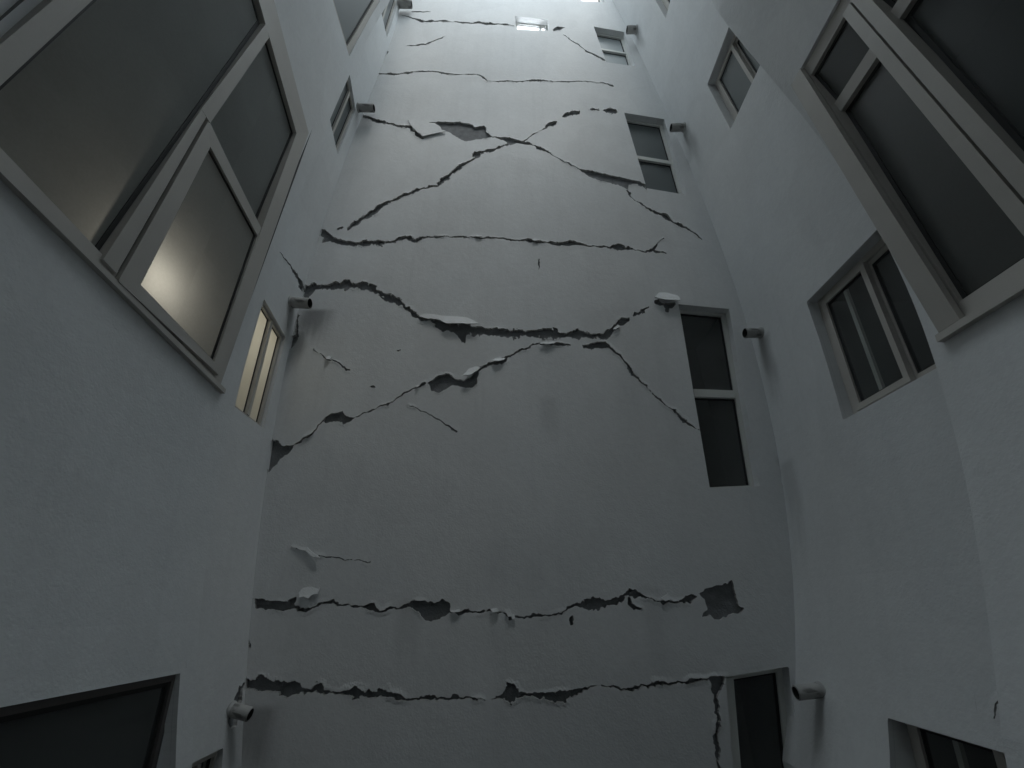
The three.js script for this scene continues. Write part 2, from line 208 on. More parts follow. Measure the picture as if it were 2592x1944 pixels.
// trowelled render: relief that repeats every 1.5 m, read at uv in metres
const stucco = dataMap(1024, 1024, (x, y) => {
  const p = (k, o) => { const X = x * k, Y = y * k, f = (a, b) => noise(a + o, b + o); const sx = smooth(0.8, 1, x), sy = smooth(0.8, 1, y); return lerp(lerp(f(X, Y), f(X - k, Y), sx), lerp(f(X, Y - k), f(X - k, Y - k), sx), sy); };
  const v = 255 * clamp(0.42 * p(9, 3) + 0.26 * p(40, 11) + 0.2 * p(150, 29) + 0.12 * p(420, 61), 0, 1); return [v, v, v];
});
stucco.repeat.set(1 / 1.5, 1 / 1.5);
function dirt(u, v, spots) {                    // stains read from the photograph: [u, v, width, length, strength]
  let s = 0;
  for (const [cu, cv, wd, ln, k] of spots) {
    const dv = cv - v, du = (u - cu + 0.05 * (noise(v * 5, cu * 9) - 0.5)) / wd;
    if (dv < -0.06 || dv > ln || Math.abs(du) > 1.6) continue;
    const across = smooth(1.5, 0.3, Math.abs(du) + 0.5 * (fbm(u * 22, v * 3) - 0.5));
    s = Math.max(s, k * across * smooth(ln, ln * 0.25, dv + 0.35 * ln * (fbm(u * 30, v * 4) - 0.5)) * smooth(-0.06, 0, dv));
  }
  return s;
}
function paint(face, u0, u1, v0, v1, W, H, spots, base = [0.68, 0.69, 0.69]) {
  const o = face.charCodeAt(0) * 7.3;
  const t = dataMap(W, H, (x, y) => {
    const u = lerp(u0, u1, x), v = lerp(v0, v1, y);
    const mott = 0.16 * (fbm(u * 1.1 + o, v * 0.8 + o, 5) - 0.5) + 0.07 * (fbm(u * 7 + o, v * 5, 3) - 0.5) + 0.05 * (noise(u * 60, v * 60 + o) - 0.5);
    const run = 0.022 * smooth(0.55, 0.8, fbm(u * 14 + o, v * 0.5, 3));            // thin rain runs
    const patch = fbm(u * 0.9 + 40, v * 1.3 + o, 2) > 0.56 ? 0.028 : 0;            // overpainted patches
    const g = (1 + mott - run - patch) * (1 - dirt(u, v, spots));
    const warm = 0.03 * (fbm(u * 0.7 + 90, v * 0.7, 3) - 0.5);
    return [toSRGB(base[0] * g * (1 + warm)), toSRGB(base[1] * g), toSRGB(base[2] * g * (1 - warm))];
  }, true);
  t.repeat.set(1 / (u1 - u0), 1 / (v1 - v0)); t.offset.set(-u0 / (u1 - u0), -v0 / (v1 - v0));
  return new THREE.MeshStandardMaterial({ map: t, roughness: 0.88, bumpMap: stucco, bumpScale: 0.0025 });
}
const cement = dataMap(512, 512, (x, y) => { const f = fbm(x * 24, y * 24, 5), g = fbm(x * 5 + 9, y * 5, 3), k = 0.7 + 0.6 * f; return [toSRGB(clamp((0.18 + 0.02 * g) * k, 0, 1)), toSRGB(clamp((0.19 + 0.016 * g) * k, 0, 1)), toSRGB(clamp((0.2 + 0.01 * g) * k, 0, 1))]; }, true);
cement.repeat.set(0.8, 0.8);
const grime = dataMap(256, 256, (x, y) => { const f = fbm(x * 18, y * 9, 4), g = smooth(0.42, 0.7, fbm(x * 7 + 4, y * 6, 3)), k = (0.3 + 0.12 * f) * (1 - 0.6 * g); return [toSRGB(k), toSRGB(k * 0.99), toSRGB(k * 0.95)]; }, true);
// obscured glass under a film of dust with wiped patches
const film = dataMap(512, 512, (x, y) => { const f = fbm(x * 5, y * 4, 5), w = smooth(0.5, 0.62, fbm(x * 3 + 20, y * 6 + 3, 3)), k = 0.26 + 0.08 * (f - 0.5) + 0.012 * w + 0.02 * noise(x * 240, y * 240); return [toSRGB(k * 0.97), toSRGB(k * 1.02), toSRGB(k * 0.97)]; }, true);
film.repeat.set(0.5, 0.5);
// old enamelled frames, dust-filmed and smeared
const grimy = dataMap(512, 512, (x, y) => { const k = 0.46 * (0.94 + 0.1 * (fbm(x * 6, y * 6, 4) - 0.5) + 0.04 * noise(x * 240, y * 240)); return [toSRGB(k * 1.05), toSRGB(k), toSRGB(k * 0.92)]; }, true);
const M = {
  wallB: paint('B', -2.6, 2.6, -3.6, 11.6, 1024, 2048, [[-1.98, 2.6, 0.16, 0.42, 0.5], [-2.06, 2.35, 0.07, 0.6, 0.45], [-1.66, -0.62, 0.16, 0.5, 0.4], [-2.0, 5.95, 0.1, 0.4, 0.3], [-1.86, 8.95, 0.12, 0.3, 0.3], [0.33, 1.62, 0.08, 0.5, 0.12], [0.1, 5.0, 0.1, 0.7, 0.06], [1.05, 1.9, 0.1, 0.6, 0.06], [2.25, 1.05, 0.05, 0.6, 0.3], [-0.72, 0.0, 0.09, 0.5, 0.12], [1.0, 0.08, 0.08, 0.6, 0.1]]),
  wallLS: paint('LS', 2.2, 3.6, -3.6, 11.6, 256, 1024, [[3.3, 2.55, 0.05, 0.5, 0.35], [3.34, -0.62, 0.13, 0.4, 0.22]]),
  wallRS: paint('RS', 1.3, 3.6, -3.6, 11.6, 256, 1024, [[3.24, 2.15, 0.09, 0.75, 0.32], [3.2, 5.3, 0.08, 0.8, 0.3], [3.22, 7.85, 0.06, 0.5, 0.25], [3.24, -0.55, 0.17, 0.7, 0.2], [3.3, 1.0, 0.1, 0.8, 0.2]]),
  wallLN: paint('LN', -1.8, 2.8, -3.6, 11.6, 512, 1024, []),
  wallRN: paint('RN', -1.8, 2.0, -3.6, 11.6, 512, 1024, []),
  edge: new THREE.MeshStandardMaterial({ color: new THREE.Color(0.4, 0.4, 0.39), roughness: 0.95 }),
  masonry: new THREE.MeshStandardMaterial({ map: cement, roughness: 1, bumpMap: stucco, bumpScale: 0.006 }),
  frame: new THREE.MeshStandardMaterial({ map: grimy, roughness: 0.5 }),
  frameWhite: new THREE.MeshStandardMaterial({ color: new THREE.Color(0.62, 0.63, 0.6), roughness: 0.4 }),
  frameDark: new THREE.MeshStandardMaterial({ color: new THREE.Color(0.1, 0.09, 0.085), roughness: 0.6 }),
  gasket: new THREE.MeshStandardMaterial({ color: new THREE.Color(0.018, 0.018, 0.017), roughness: 0.7 }),
  clear: new THREE.MeshPhysicalMaterial({ color: new THREE.Color(0.8, 0.85, 0.84), roughness: 0.12, transmission: 0.93, thickness: 0, ior: 1.5, specularIntensity: 0.55, side: THREE.DoubleSide }),
  pale: new THREE.MeshPhysicalMaterial({ color: new THREE.Color(0.5, 0.55, 0.56), roughness: 0.3, transmission: 0.25, thickness: 0, ior: 1.5, side: THREE.DoubleSide }),  // light tint painted in for the sky mirrored by the upper window
  dustySky: new THREE.MeshPhysicalMaterial({ color: new THREE.Color(0.28, 0.325, 0.33), roughness: 0.3, transmission: 0.62, thickness: 0, ior: 1.5, side: THREE.DoubleSide }),  // dust on the glass, its colour also lightened to imitate reflected sky
  hazy: new THREE.MeshPhysicalMaterial({ map: film, roughness: 0.3, transmission: 0.78, thickness: 0, ior: 1.5, side: THREE.DoubleSide }),
  frosted: new THREE.MeshPhysicalMaterial({ map: film, roughness: 0.92, transmission: 0.55, thickness: 0, ior: 1.45, side: THREE.DoubleSide }),
  milk: new THREE.MeshPhysicalMaterial({ color: new THREE.Color(0.76, 0.76, 0.7), roughness: 0.95, transmission: 0.7, thickness: 0, side: THREE.DoubleSide }),
  opal: new THREE.MeshPhysicalMaterial({ color: new THREE.Color(0.8, 0.82, 0.84), roughness: 0.95, transmission: 0.7, thickness: 0, side: THREE.DoubleSide }),
  roomWhite: new THREE.MeshStandardMaterial({ color: new THREE.Color(0.7, 0.7, 0.7), roughness: 0.9, side: THREE.DoubleSide }),
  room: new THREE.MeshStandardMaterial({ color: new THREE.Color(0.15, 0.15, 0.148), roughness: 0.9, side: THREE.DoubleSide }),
  roomPale: new THREE.MeshStandardMaterial({ color: new THREE.Color(0.6, 0.58, 0.52), roughness: 0.9, side: THREE.DoubleSide }),
  pvc: new THREE.MeshStandardMaterial({ map: grime, roughness: 0.7 }),
  boreShade: new THREE.MeshStandardMaterial({ color: new THREE.Color(0.03, 0.03, 0.028), roughness: 1, side: THREE.DoubleSide }),  // near-black lining paints the shade inside the pipe bores
  roof: new THREE.MeshStandardMaterial({ color: new THREE.Color(0.2, 0.19, 0.18), roughness: 0.95 }),
  ground: new THREE.MeshStandardMaterial({ map: cement, roughness: 0.95 }),
};

// ---------------------------------------------------------------- openings: corners far-top, far-bottom, near-bottom, near-top (left to right on the cracked wall)
const OPEN = { B: [], LS: [], RS: [], LN: [], RN: [] };
const rect = (u0, u1, v0, v1) => [[u0, v1], [u0, v0], [u1, v0], [u1, v1]];
const Q = {
  tall: [[1.69, 2.70], [1.60, 0.83], [2.01, 0.85], [2.19, 2.64]], crossed: [[1.55, 6.02], [1.63, 4.46], [2.09, 4.34], [2.08, 5.87]],
  upper: [[1.35, 8.45], [1.44, 7.34], [1.87, 7.22], [1.83, 8.27]], uppermost: [[1.16, 10.7], [1.22, 9.36], [1.62, 9.31], [1.59, 10.6]],
  low: [[1.43, -0.43], [1.27, -1.6], [1.66, -1.6], [1.87, -0.37]], bright: [[0.05, 8.81], [0.07, 8.35], [0.6, 8.31], [0.6, 8.68]],
  rs1: rect(2.62, 1.8, 1.1, 2.1), rs2: rect(2.63, 1.8, 4.36, 5.2), rs3: rect(2.7, 1.8, 6.93, 7.95), rs0: rect(2.63, 1.8, -1.6, -0.5),
  ls1: [[3.3, 2.23], [3.25, 1.29], [2.75, 1.3], [2.75, 2.36]], ls2: [[3.24, 5.79], [3.24, 4.85], [2.76, 5.05], [2.76, 6.02]], ls3: rect(3.29, 2.76, 7.82, 9.45), ls0: rect(3.2, 2.76, -1.7, -0.75),
  ln1: [[2.5, 4.09], [2.5, 1.29], [0.82, 1.52], [0.87, 4.73]], ln2: rect(2.58, 1.2, 5.69, 7.5), ln0: [[2.58, -0.31], [2.58, -1.6], [1.6, -1.6], [1.6, -0.3]],
  rn1: rect(1.73, 0.55, 1.2, 3.44),
};
for (const [k, f] of Object.entries({ tall: 'B', crossed: 'B', upper: 'B', uppermost: 'B', low: 'B', bright: 'B', rs1: 'RS', rs2: 'RS', rs3: 'RS', rs0: 'RS', ls1: 'LS', ls2: 'LS', ls3: 'LS', ls0: 'LS', ln1: 'LN', ln2: 'LN', ln0: 'LN', rn1: 'RN' })) OPEN[f].push(Q[k]);

// ---------------------------------------------------------------- wall skins with real holes
function polyDist(P, x, y) {                    // signed distance to a polygon, negative inside
  let d = 1e9, s = 1;
  for (let i = 0, j = P.length - 1; i < P.length; j = i++) {
    const ex = P[j][0] - P[i][0], ey = P[j][1] - P[i][1], wx = x - P[i][0], wy = y - P[i][1], t = clamp((wx * ex + wy * ey) / (ex * ex + ey * ey), 0, 1);
    d = Math.min(d, (wx - ex * t) ** 2 + (wy - ey * t) ** 2);
    const c1 = y >= P[i][1], c2 = y < P[j][1], c3 = ex * wy > ey * wx;
    if ((c1 && c2 && c3) || (!c1 && !c2 && !c3)) s = -s;
  }
  return s * Math.sqrt(d);
}
const segs = { B: [], LS: [], RS: [], LN: [], RN: [] };
for (const f in CRACKS) {
  const R = rng(f.charCodeAt(0) * 977);
  for (const c of CRACKS[f]) for (let i = 0; i + 1 < c.length; i++) {
    let line = [c[i], c[i + 1]];
    for (let level = 0; level < 3; level++) {                        // plaster breaks in zigzags
      const next = [line[0]];
      for (let k = 0; k + 1 < line.length; k++) {
        const [a, b] = [line[k], line[k + 1]], dx = b[0] - a[0], dy = b[1] - a[1], L = Math.hypot(dx, dy), m = (R() - 0.5) * 0.34 * Math.min(1, 0.07 / (L + 1e-9)), t = 0.35 + 0.3 * R();
        if (L > 0.018) next.push([a[0] + dx * t - dy * m, a[1] + dy * t + dx * m, Math.max(0.0018, lerp(a[2], b[2], t) * (0.62 + 0.8 * R()))]);
        next.push(b);
      }
      line = next;
    }
    for (let k = 0; k + 1 < line.length; k++) {
      segs[f].push([...line[k], ...line[k + 1]]);
      const [a, b] = [line[k], line[k + 1]], r = Math.max(a[2], b[2]);
      if (R() < 0.2) {                                               // chips fallen from the edge
        const s = R() < 0.5 ? -1 : 1, L = Math.hypot(b[0] - a[0], b[1] - a[1]) + 1e-9, nx = -(b[1] - a[1]) / L * s, ny = (b[0] - a[0]) / L * s, q = r * (0.7 + 0.5 * R()), z = 0.003 + 0.5 * r * R();
        segs[f].push([a[0] + nx * q, a[1] + ny * q, z * 0.6, b[0] + nx * q * 0.8, b[1] + ny * q * 0.8, z]);
      }
    }
  }
}
function segDist([ax, ay, ar, bx, by, br], x, y) {
  const ex = bx - ax, ey = by - ay, t = clamp(((x - ax) * ex + (y - ay) * ey) / (ex * ex + ey * ey + 1e-12), 0, 1);
  return [Math.hypot(x - ax - ex * t, y - ay - ey * t), lerp(ar, br, t)];
}
const BLOCK = 0.08;
function skin(face, u0, u1, v0, v1, { cracks = true, w = 0, reveal = 0.12 }) {
  const out = new Tri(face), rim = new Tri(face), S = cracks ? segs[face] : [], SP = cracks ? SPALLS[face] ?? [] : [], O = OPEN[face];
  const nu = Math.ceil((u1 - u0) / BLOCK), nv = Math.ceil((v1 - v0) / BLOCK), R = BLOCK * 0.75;
  for (let bj = 0; bj < nv; bj++) for (let bi = 0; bi < nu; bi++) {
    const a = u0 + bi * BLOCK, b = v0 + bj * BLOCK, cu = a + BLOCK / 2, cv = b + BLOCK / 2;
    const near = S.filter((s) => { const [d, r] = segDist(s, cu, cv); return d < r + R + 0.03; });
    const sp = SP.filter((p) => polyDist(p, cu, cv) < R + 0.03), op = O.filter((p) => polyDist(p, cu, cv) < R);
    if (op.some((p) => polyDist(p, cu, cv) < -R)) continue;
    if (!near.length && !sp.length && !op.length) { out.quad([a, b, w], [a + BLOCK, b, w], [a + BLOCK, b + BLOCK, w], [a, b + BLOCK, w]); continue; }
    const crackD = (x, y) => {
      let d = 1e9;
      for (const s of near) { const [q, r] = segDist(s, x, y); d = Math.min(d, q - r - ((0.0014 + 0.55 * r) * (fbm(x * 60, y * 60, 3) - 0.45) * 2 + (0.001 + 1.3 * r) * (noise(x * 11 + 5, y * 11) - 0.46)) ); }
      for (const p of sp) d = Math.min(d, polyDist(p, x, y) + 0.03 * (fbm(x * 34 + 7, y * 34, 3) - 0.5));
      return d;
    };
    const openD = (x, y) => { let d = 1e9; for (const p of op) d = Math.min(d, polyDist(p, x, y)); return d; };
    const n = near.length || sp.length ? 20 : 8, h = BLOCK / n, D = [], Dc = [], Wt = [];
    for (let j = 0; j <= n; j++) for (let i = 0; i <= n; i++) {
      const x = a + i * h, y = b + j * h, dc = crackD(x, y); let d = Math.min(dc, openD(x, y)); if (Math.abs(d) < 1e-6) d = 1e-6;
      D.push(d); Dc.push(dc);
      // the lips of a crack stand proud of the wall by a few millimetres
      const edgeFade = smooth(0, 0.012, Math.min(i * h, j * h, BLOCK - i * h, BLOCK - j * h) + 0.012);
      Wt.push(w - (dc < 0.03 ? 0.004 * smooth(0.03, 0, dc) * smooth(0.5, 0.85, noise(x * 9 + 3, y * 9)) * edgeFade : 0));
    }
    for (let j = 0; j < n; j++) for (let i = 0; i < n; i++) {
      const k = j * (n + 1) + i, id = [k, k + 1, k + n + 2, k + n + 1], pt = [[0, 0], [1, 0], [1, 1], [0, 1]];
      const val = id.map((q) => D[q]); if (val.every((q) => q < 0)) continue;
      const corner = pt.map(([p, q], m) => [a + (i + p) * h, b + (j + q) * h, Wt[id[m]]]);
      if (val.every((q) => q > 0)) { out.quad(...corner); continue; }
      const poly = [], cut = [];
      for (let m = 0; m < 4; m++) {
        const o = (m + 1) % 4;
        if (val[m] > 0) poly.push(corner[m]);
        if ((val[m] > 0) !== (val[o] > 0)) { const t = val[m] / (val[m] - val[o]), c = corner[m].map((q, z) => lerp(q, corner[o][z], t)); poly.push(c); cut.push([c, val[m] > 0]); }
      }
      for (let m = 1; m + 1 < poly.length; m++) out.tri(poly[0], poly[m], poly[m + 1]);
      for (let m = 0; m + 1 < cut.length; m += 2) {
        const [p, q] = cut[m][1] ? [cut[m][0], cut[m + 1][0]] : [cut[m + 1][0], cut[m][0]];
        const mx = (p[0] + q[0]) / 2, my = (p[1] + q[1]) / 2, dp = openD(mx, my) < crackD(mx, my) ? reveal : 0.026;
        (dp === reveal ? out : rim).quad([q[0], q[1], q[2]], [p[0], p[1], p[2]], [p[0], p[1], dp], [q[0], q[1], dp]);
      }
    }
  }
  return [out, rim];
}
function wall(face, name, label, u0, u1, reveal) {
  const g = thing(name, label, 'wall'); g.userData.kind = 'thing';
  const [s, r] = skin(face, u0, u1, BOTTOM, TOP, { reveal });
  mesh('plaster', s.geo, M['wall' + face], g);
  if (r.p.length) mesh('plaster_edge', r.geo, M.edge, g);
  mesh('masonry', skin(face, u0, u1, BOTTOM, TOP, { cracks: false, w: 0.025, reveal: 0.026 })[0].geo, M.masonry, g);
  return g;
}
const backWall = wall('B', 'cracked_wall', 'white plastered end wall crossed by wide horizontal and diagonal cracks', -2.48, 2.48, 0.14);
const flankL = wall('LS', 'flank_wall', 'narrow white wall strip with the small lit window, left of the cracked wall', PIER_L + 0.004, BACK + 0.04, 0.11);
const flankR = wall('RS', 'flank_wall', 'white side wall with small recessed windows, right of the cracked wall', PIER_R + 0.004, BACK + 0.04, 0.13);
const bayL = wall('LN', 'bay_wall', 'nearer grey-white wall holding the large frosted window, at left edge', REAR, PIER_L, 0.06);
const bayR = wall('RN', 'bay_wall', 'nearer dark white wall holding the large black window, at right edge', REAR, PIER_R, 0.1);
{
  // the square ends of the two nearer walls
  for (const [face, k, g, e, sx, m] of [['LN', 'LS', bayL, PIER_L, -1, M.wallLN], ['RN', 'RS', bayR, PIER_R, 1, M.wallRN]]) {
    const p = [], t = [];
    for (let v = BOTTOM; v < TOP - 0.01; v += BLOCK) {
      const c = [[plan(face, v), v], [plan(k, v) + 0.05, v], [plan(k, v + BLOCK) + 0.05, v + BLOCK], [plan(face, v + BLOCK), v + BLOCK]].map(([x, y]) => [sx * x, y, -e + 0.001]);
      for (const i of [0, 1, 2, 0, 2, 3]) { p.push(...c[i]); t.push(Math.abs(c[i][0]), c[i][1]); }
    }
    const geo = new THREE.BufferGeometry(); geo.setAttribute('position', new THREE.Float32BufferAttribute(p, 3)); geo.setAttribute('uv', new THREE.Float32BufferAttribute(t, 2)); geo.computeVertexNormals();
    const side = m.clone(); side.side = THREE.DoubleSide; mesh('end_face', geo, side, g);
  }
}
// loose plaster, hinged at its upper rim and standing off the wall
const tear = rng(4711);
for (const [lift, P0] of FLAKES) {
  const P = [];
  P0.forEach((a, k) => { const b = P0[(k + 1) % P0.length], L = Math.hypot(b[0] - a[0], b[1] - a[1]), n = clamp(Math.round(L / 0.025), 1, 6); for (let i = 0; i < n; i++) { const t = i / n, j = i ? 0.2 * L / n : 0; P.push([lerp(a[0], b[0], t) + (tear() - 0.5) * j, lerp(a[1], b[1], t) + (tear() - 0.5) * 2 * j]); } });
  const vs = P.map((q) => q[1]), hi = Math.max(...vs), lo = Math.min(...vs);
  const at = ([u, v], t) => FACE.B(u, v, -0.004 - lift * ((hi - v) / (hi - lo + 1e-6)) ** 1.3 - t);
  const pts = P.map((q) => new THREE.Vector2(...q)), ccw = THREE.ShapeUtils.area(pts) > 0, L = ccw ? P : [...P].reverse();
  const tris = THREE.ShapeUtils.triangulateShape(L.map((q) => new THREE.Vector2(...q)), []), p = [], t = [];
  const put = (q, k) => { p.push(...at(q, k)); t.push(...q); };
  for (const [a, b, c] of tris) { put(L[a], 0.008); put(L[b], 0.008); put(L[c], 0.008); put(L[a], 0); put(L[c], 0); put(L[b], 0); }
  for (let i = 0; i < L.length; i++) { const a = L[i], b = L[(i + 1) % L.length]; put(a, 0.008); put(a, 0); put(b, 0); put(a, 0.008); put(b, 0); put(b, 0.008); }
  const geo = new THREE.BufferGeometry(); geo.setAttribute('position', new THREE.Float32BufferAttribute(p, 3)); geo.setAttribute('uv', new THREE.Float32BufferAttribute(t, 2)); geo.computeVertexNormals();
  mesh('plaster_flake', geo, M.wallB, backWall);
}

// ---------------------------------------------------------------- windows
const mix2 = (q, s, t) => { const lo = [lerp(q[1][0], q[2][0], s), lerp(q[1][1], q[2][1], s)], hi = [lerp(q[0][0], q[3][0], s), lerp(q[0][1], q[3][1], s)]; return [lerp(lo[0], hi[0], t), lerp(lo[1], hi[1], t)]; };
function inset(q, du, dv, dt = dv) {            // corners moved inwards by metres: sides, bottom, top
  const wd = Math.abs(q[2][0] - q[1][0]), ht = Math.abs(q[0][1] - q[1][1]), s = du / wd, b = dv / ht, t = dt / ht;
  return [mix2(q, s, 1 - t), mix2(q, s, b), mix2(q, 1 - s, b), mix2(q, 1 - s, 1 - t)];
}
const ccw = (q) => { let a = 0; for (let i = 0; i < 4; i++) { const j = (i + 1) % 4; a += q[i][0] * q[j][1] - q[j][0] * q[i][1]; } return a > 0 ? q : [...q].reverse(); };
function slab(name, face, q, w0, w1, mat, parent) { const t = new Tri(face); t.slab(ccw(q), w0, w1); return mesh(name, t.geo, mat, parent); }
function ring(name, face, o, i, w0, w1, mat, parent) {
  const t = new Tri(face);
  for (let k = 0; k < 4; k++) { const j = (k + 1) % 4; t.slab(ccw([o[k], o[j], i[j], i[k]]), w0, w1); }
  return mesh(name, t.geo, mat, parent);
}
const part = (q, s0, s1, t0, t1) => [mix2(q, s0, t1), mix2(q, s0, t0), mix2(q, s1, t0), mix2(q, s1, t1)];
function glazing(face, q, w, glass, parent, lip = 0.012) {            // a pane in its rubber gasket
  ring('gasket', face, q, inset(q, lip, lip), w - 0.006, w + 0.012, M.gasket, parent);
  const t = new Tri(face); t.quad(...ccw(inset(q, lip * 0.5, lip * 0.5)).map(([u, v]) => [u, v, w])); return mesh('pane', t.geo, glass, parent);
}
function room(face, q, depth, mat, parent, w0 = 0.027) {              // the dark room behind the glass, five sides
  const us = q.map((c) => c[0]), vs = q.map((c) => c[1]), a = Math.min(...us) - 0.03, b = Math.max(...us) + 0.03, c = Math.min(...vs) - 0.03, d = Math.max(...vs) + 0.03, t = new Tri(face);
  t.quad([a, c, depth], [b, c, depth], [b, d, depth], [a, d, depth]);
  t.quad([a, c, w0], [b, c, w0], [b, c, depth], [a, c, depth]); t.quad([a, d, w0], [a, d, depth], [b, d, depth], [b, d, w0]);
  t.quad([a, c, w0], [a, c, depth], [a, d, depth], [a, d, w0]); t.quad([b, c, w0], [b, d, w0], [b, d, depth], [b, c, depth]);
  return mesh('room_lining', t.geo, mat, parent);
}
function windowIn(wallGroup, label) { const g = new THREE.Group(); g.name = 'window'; if (label) g.userData.label = label; wallGroup.add(g); return g; }

// cracked wall, right-hand column: one pane over another
for (const [q, split, glass, label] of [[Q.tall, 0.485, M.clear, 'tall black two-pane window'], [Q.crossed, 0.46, M.dustySky, 'grey-green two-pane window beside the crossed cracks'], [Q.upper, 0.52, M.pale], [Q.uppermost, 0.5, M.dustySky], [Q.low, 0.02, M.clear, 'dark window cut by the bottom of the view']]) {
  const g = windowIn(backWall, label), i = inset(q, 0.035, 0.03, 0.035);
  ring('frame', 'B', q, i, 0.085, 0.135, M.frameWhite, g);
  slab('rail', 'B', part(i, 0.002, 0.998, split - 0.022, split + 0.022), 0.075, 0.13, M.frameWhite, g);
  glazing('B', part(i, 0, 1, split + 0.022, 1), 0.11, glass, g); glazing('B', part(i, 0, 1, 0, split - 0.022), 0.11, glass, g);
  if (q === Q.low) slab('jamb', 'B', part(q, 0.012, 0.17, 0.001, 0.985), 0.05, 0.084, M.frameWhite, g);
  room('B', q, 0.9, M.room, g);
}
{ // small window under the roof, lit from inside
  const q = Q.bright, g = windowIn(backWall, 'small bright white window under the roof'), i = inset(q, 0.03, 0.03);
  ring('frame', 'B', q, i, 0.09, 0.135, M.frameWhite, g);
  slab('stile', 'B', part(i, 0.78, 0.84, 0.001, 0.999), 0.085, 0.13, M.frameWhite, g);
  glazing('B', part(i, 0, 0.78, 0, 1), 0.115, M.opal, g, 0.006); glazing('B', part(i, 0.84, 1, 0, 1), 0.115, M.opal, g, 0.006);
  room('B', q, 0.7, M.roomWhite, g);
}
// right side wall: a sash that slides in front of a dark opening
for (const [q, glass, label] of [[Q.rs1, M.clear, 'dark sliding window partly hidden by the nearer wall'], [Q.rs2, M.dustySky], [Q.rs3, M.dustySky], [Q.rs0, M.clear, 'dark barred window cut by the bottom of the view']]) {
  const g = windowIn(flankR, label), rail = q === Q.rs0 ? 0.008 : 0.045, i = inset(q, 0.05, 0.045, rail), f = 'RS', mid = q === Q.rs2 || q === Q.rs3 ? 0.5 : 0.6;
  ring('frame', f, q, i, 0.085, 0.129, M.frame, g);
  const sash = part(i, 0.001, mid, 0.001, 0.999), si = inset(sash, 0.04, 0.04, Math.min(rail, 0.04));
  ring('sash', f, sash, si, 0.066, 0.1, M.frame, g);
  glazing(f, si, 0.085, glass, g);
  slab('bar', f, part(si, 0.42, 0.5, 0.001, 0.999), 0.09, 0.11, M.frame, g);
  const far = part(i, mid - 0.03, 0.999, 0.001, 0.999), fi = inset(far, 0.035, 0.035, Math.min(rail, 0.035));
  ring('sash', f, far, fi, 0.104, 0.125, M.frame, g); glazing(f, fi, 0.115, glass, g);
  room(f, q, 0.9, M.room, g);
}
// left side wall
for (const [q, glass, lining, label] of [[Q.ls1, M.milk, M.roomPale, 'small window glowing pale yellow'], [Q.ls2, M.dustySky, M.room], [Q.ls3, M.dustySky, M.room], [Q.ls0, M.clear, M.room]]) {
  const g = windowIn(flankL, label), f = 'LS', i = inset(q, 0.028, 0.03);
  ring('frame', f, q, i, 0.03, 0.08, M.frame, g);
  slab('stile', f, part(i, 0.34, 0.42, 0.001, 0.999), 0.022, 0.075, M.frame, g);
  glazing(f, part(i, 0, 0.34, 0, 1), 0.055, glass, g, 0.008); glazing(f, part(i, 0.42, 1, 0, 1), 0.055, glass, g, 0.008);
  room(f, q, 0.8, lining, g);
}
{ // large window of the left bay: fixed light, opening sash and light over it
  const f = 'LN', q = Q.ln1, g = windowIn(bayL, 'large frosted window with an opening sash');
  const i = [[2.37, 3.87], [2.375, 1.365], [0.9, 1.58], [0.94, 4.42]];
  ring('frame', f, q, i, -0.006, 0.055, M.frame, g);
  slab('mullion', f, [[1.62, 2.82], [1.582, 1.447], [1.5, 1.46], [1.57, 2.82]], -0.024, 0.054, M.frame, g);
  slab('mullion', f, [[1.715, 4.08], [1.66, 2.823], [1.57, 2.823], [1.64, 4.12]], -0.024, 0.054, M.frame, g);
  slab('gasket', f, [[1.71, 2.73], [1.69, 1.43], [1.56, 1.45], [1.6, 2.8]], -0.003, 0.03, M.gasket, g);
  slab('transom', f, [[2.372, 2.68], [2.372, 2.58], [1.66, 2.73], [1.67, 2.85]], -0.004, 0.05, M.frame, g);
  glazing(f, [[2.37, 3.87], [2.372, 2.68], [1.67, 2.85], [1.722, 4.12]], 0.035, M.frosted, g, 0.02);
  const so = [[2.43, 2.63], [2.43, 1.34], [1.596, 1.41], [1.635, 2.8]], sn = [[2.365, 2.55], [2.355, 1.40], [1.705, 1.48], [1.725, 2.67]];
  ring('sash', f, so, sn, -0.034, -0.008, M.frame, g);
  glazing(f, sn, -0.012, M.frosted, g, 0.016);
  glazing(f, [[1.64, 4.12], [1.5, 1.46], [0.9, 1.58], [0.94, 4.42]], 0.03, M.frosted, g, 0.022);
  slab('sill', f, [[2.53, 1.288], [2.53, 1.255], [0.8, 1.488], [0.8, 1.518]], -0.03, 0.05, M.frame, g);
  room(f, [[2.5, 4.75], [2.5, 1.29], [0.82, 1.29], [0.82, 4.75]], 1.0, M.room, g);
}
for (const [q, glass, fm, label] of [[Q.ln2, M.dustySky, M.frame, 'upper large window of the left bay'], [Q.ln0, M.clear, M.frameDark, 'dark window low on the left bay']]) {
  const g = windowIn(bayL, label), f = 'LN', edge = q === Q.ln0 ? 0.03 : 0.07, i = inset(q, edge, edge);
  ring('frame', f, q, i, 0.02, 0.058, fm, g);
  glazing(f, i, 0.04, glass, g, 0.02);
  room(f, q, 1.0, M.room, g);
}
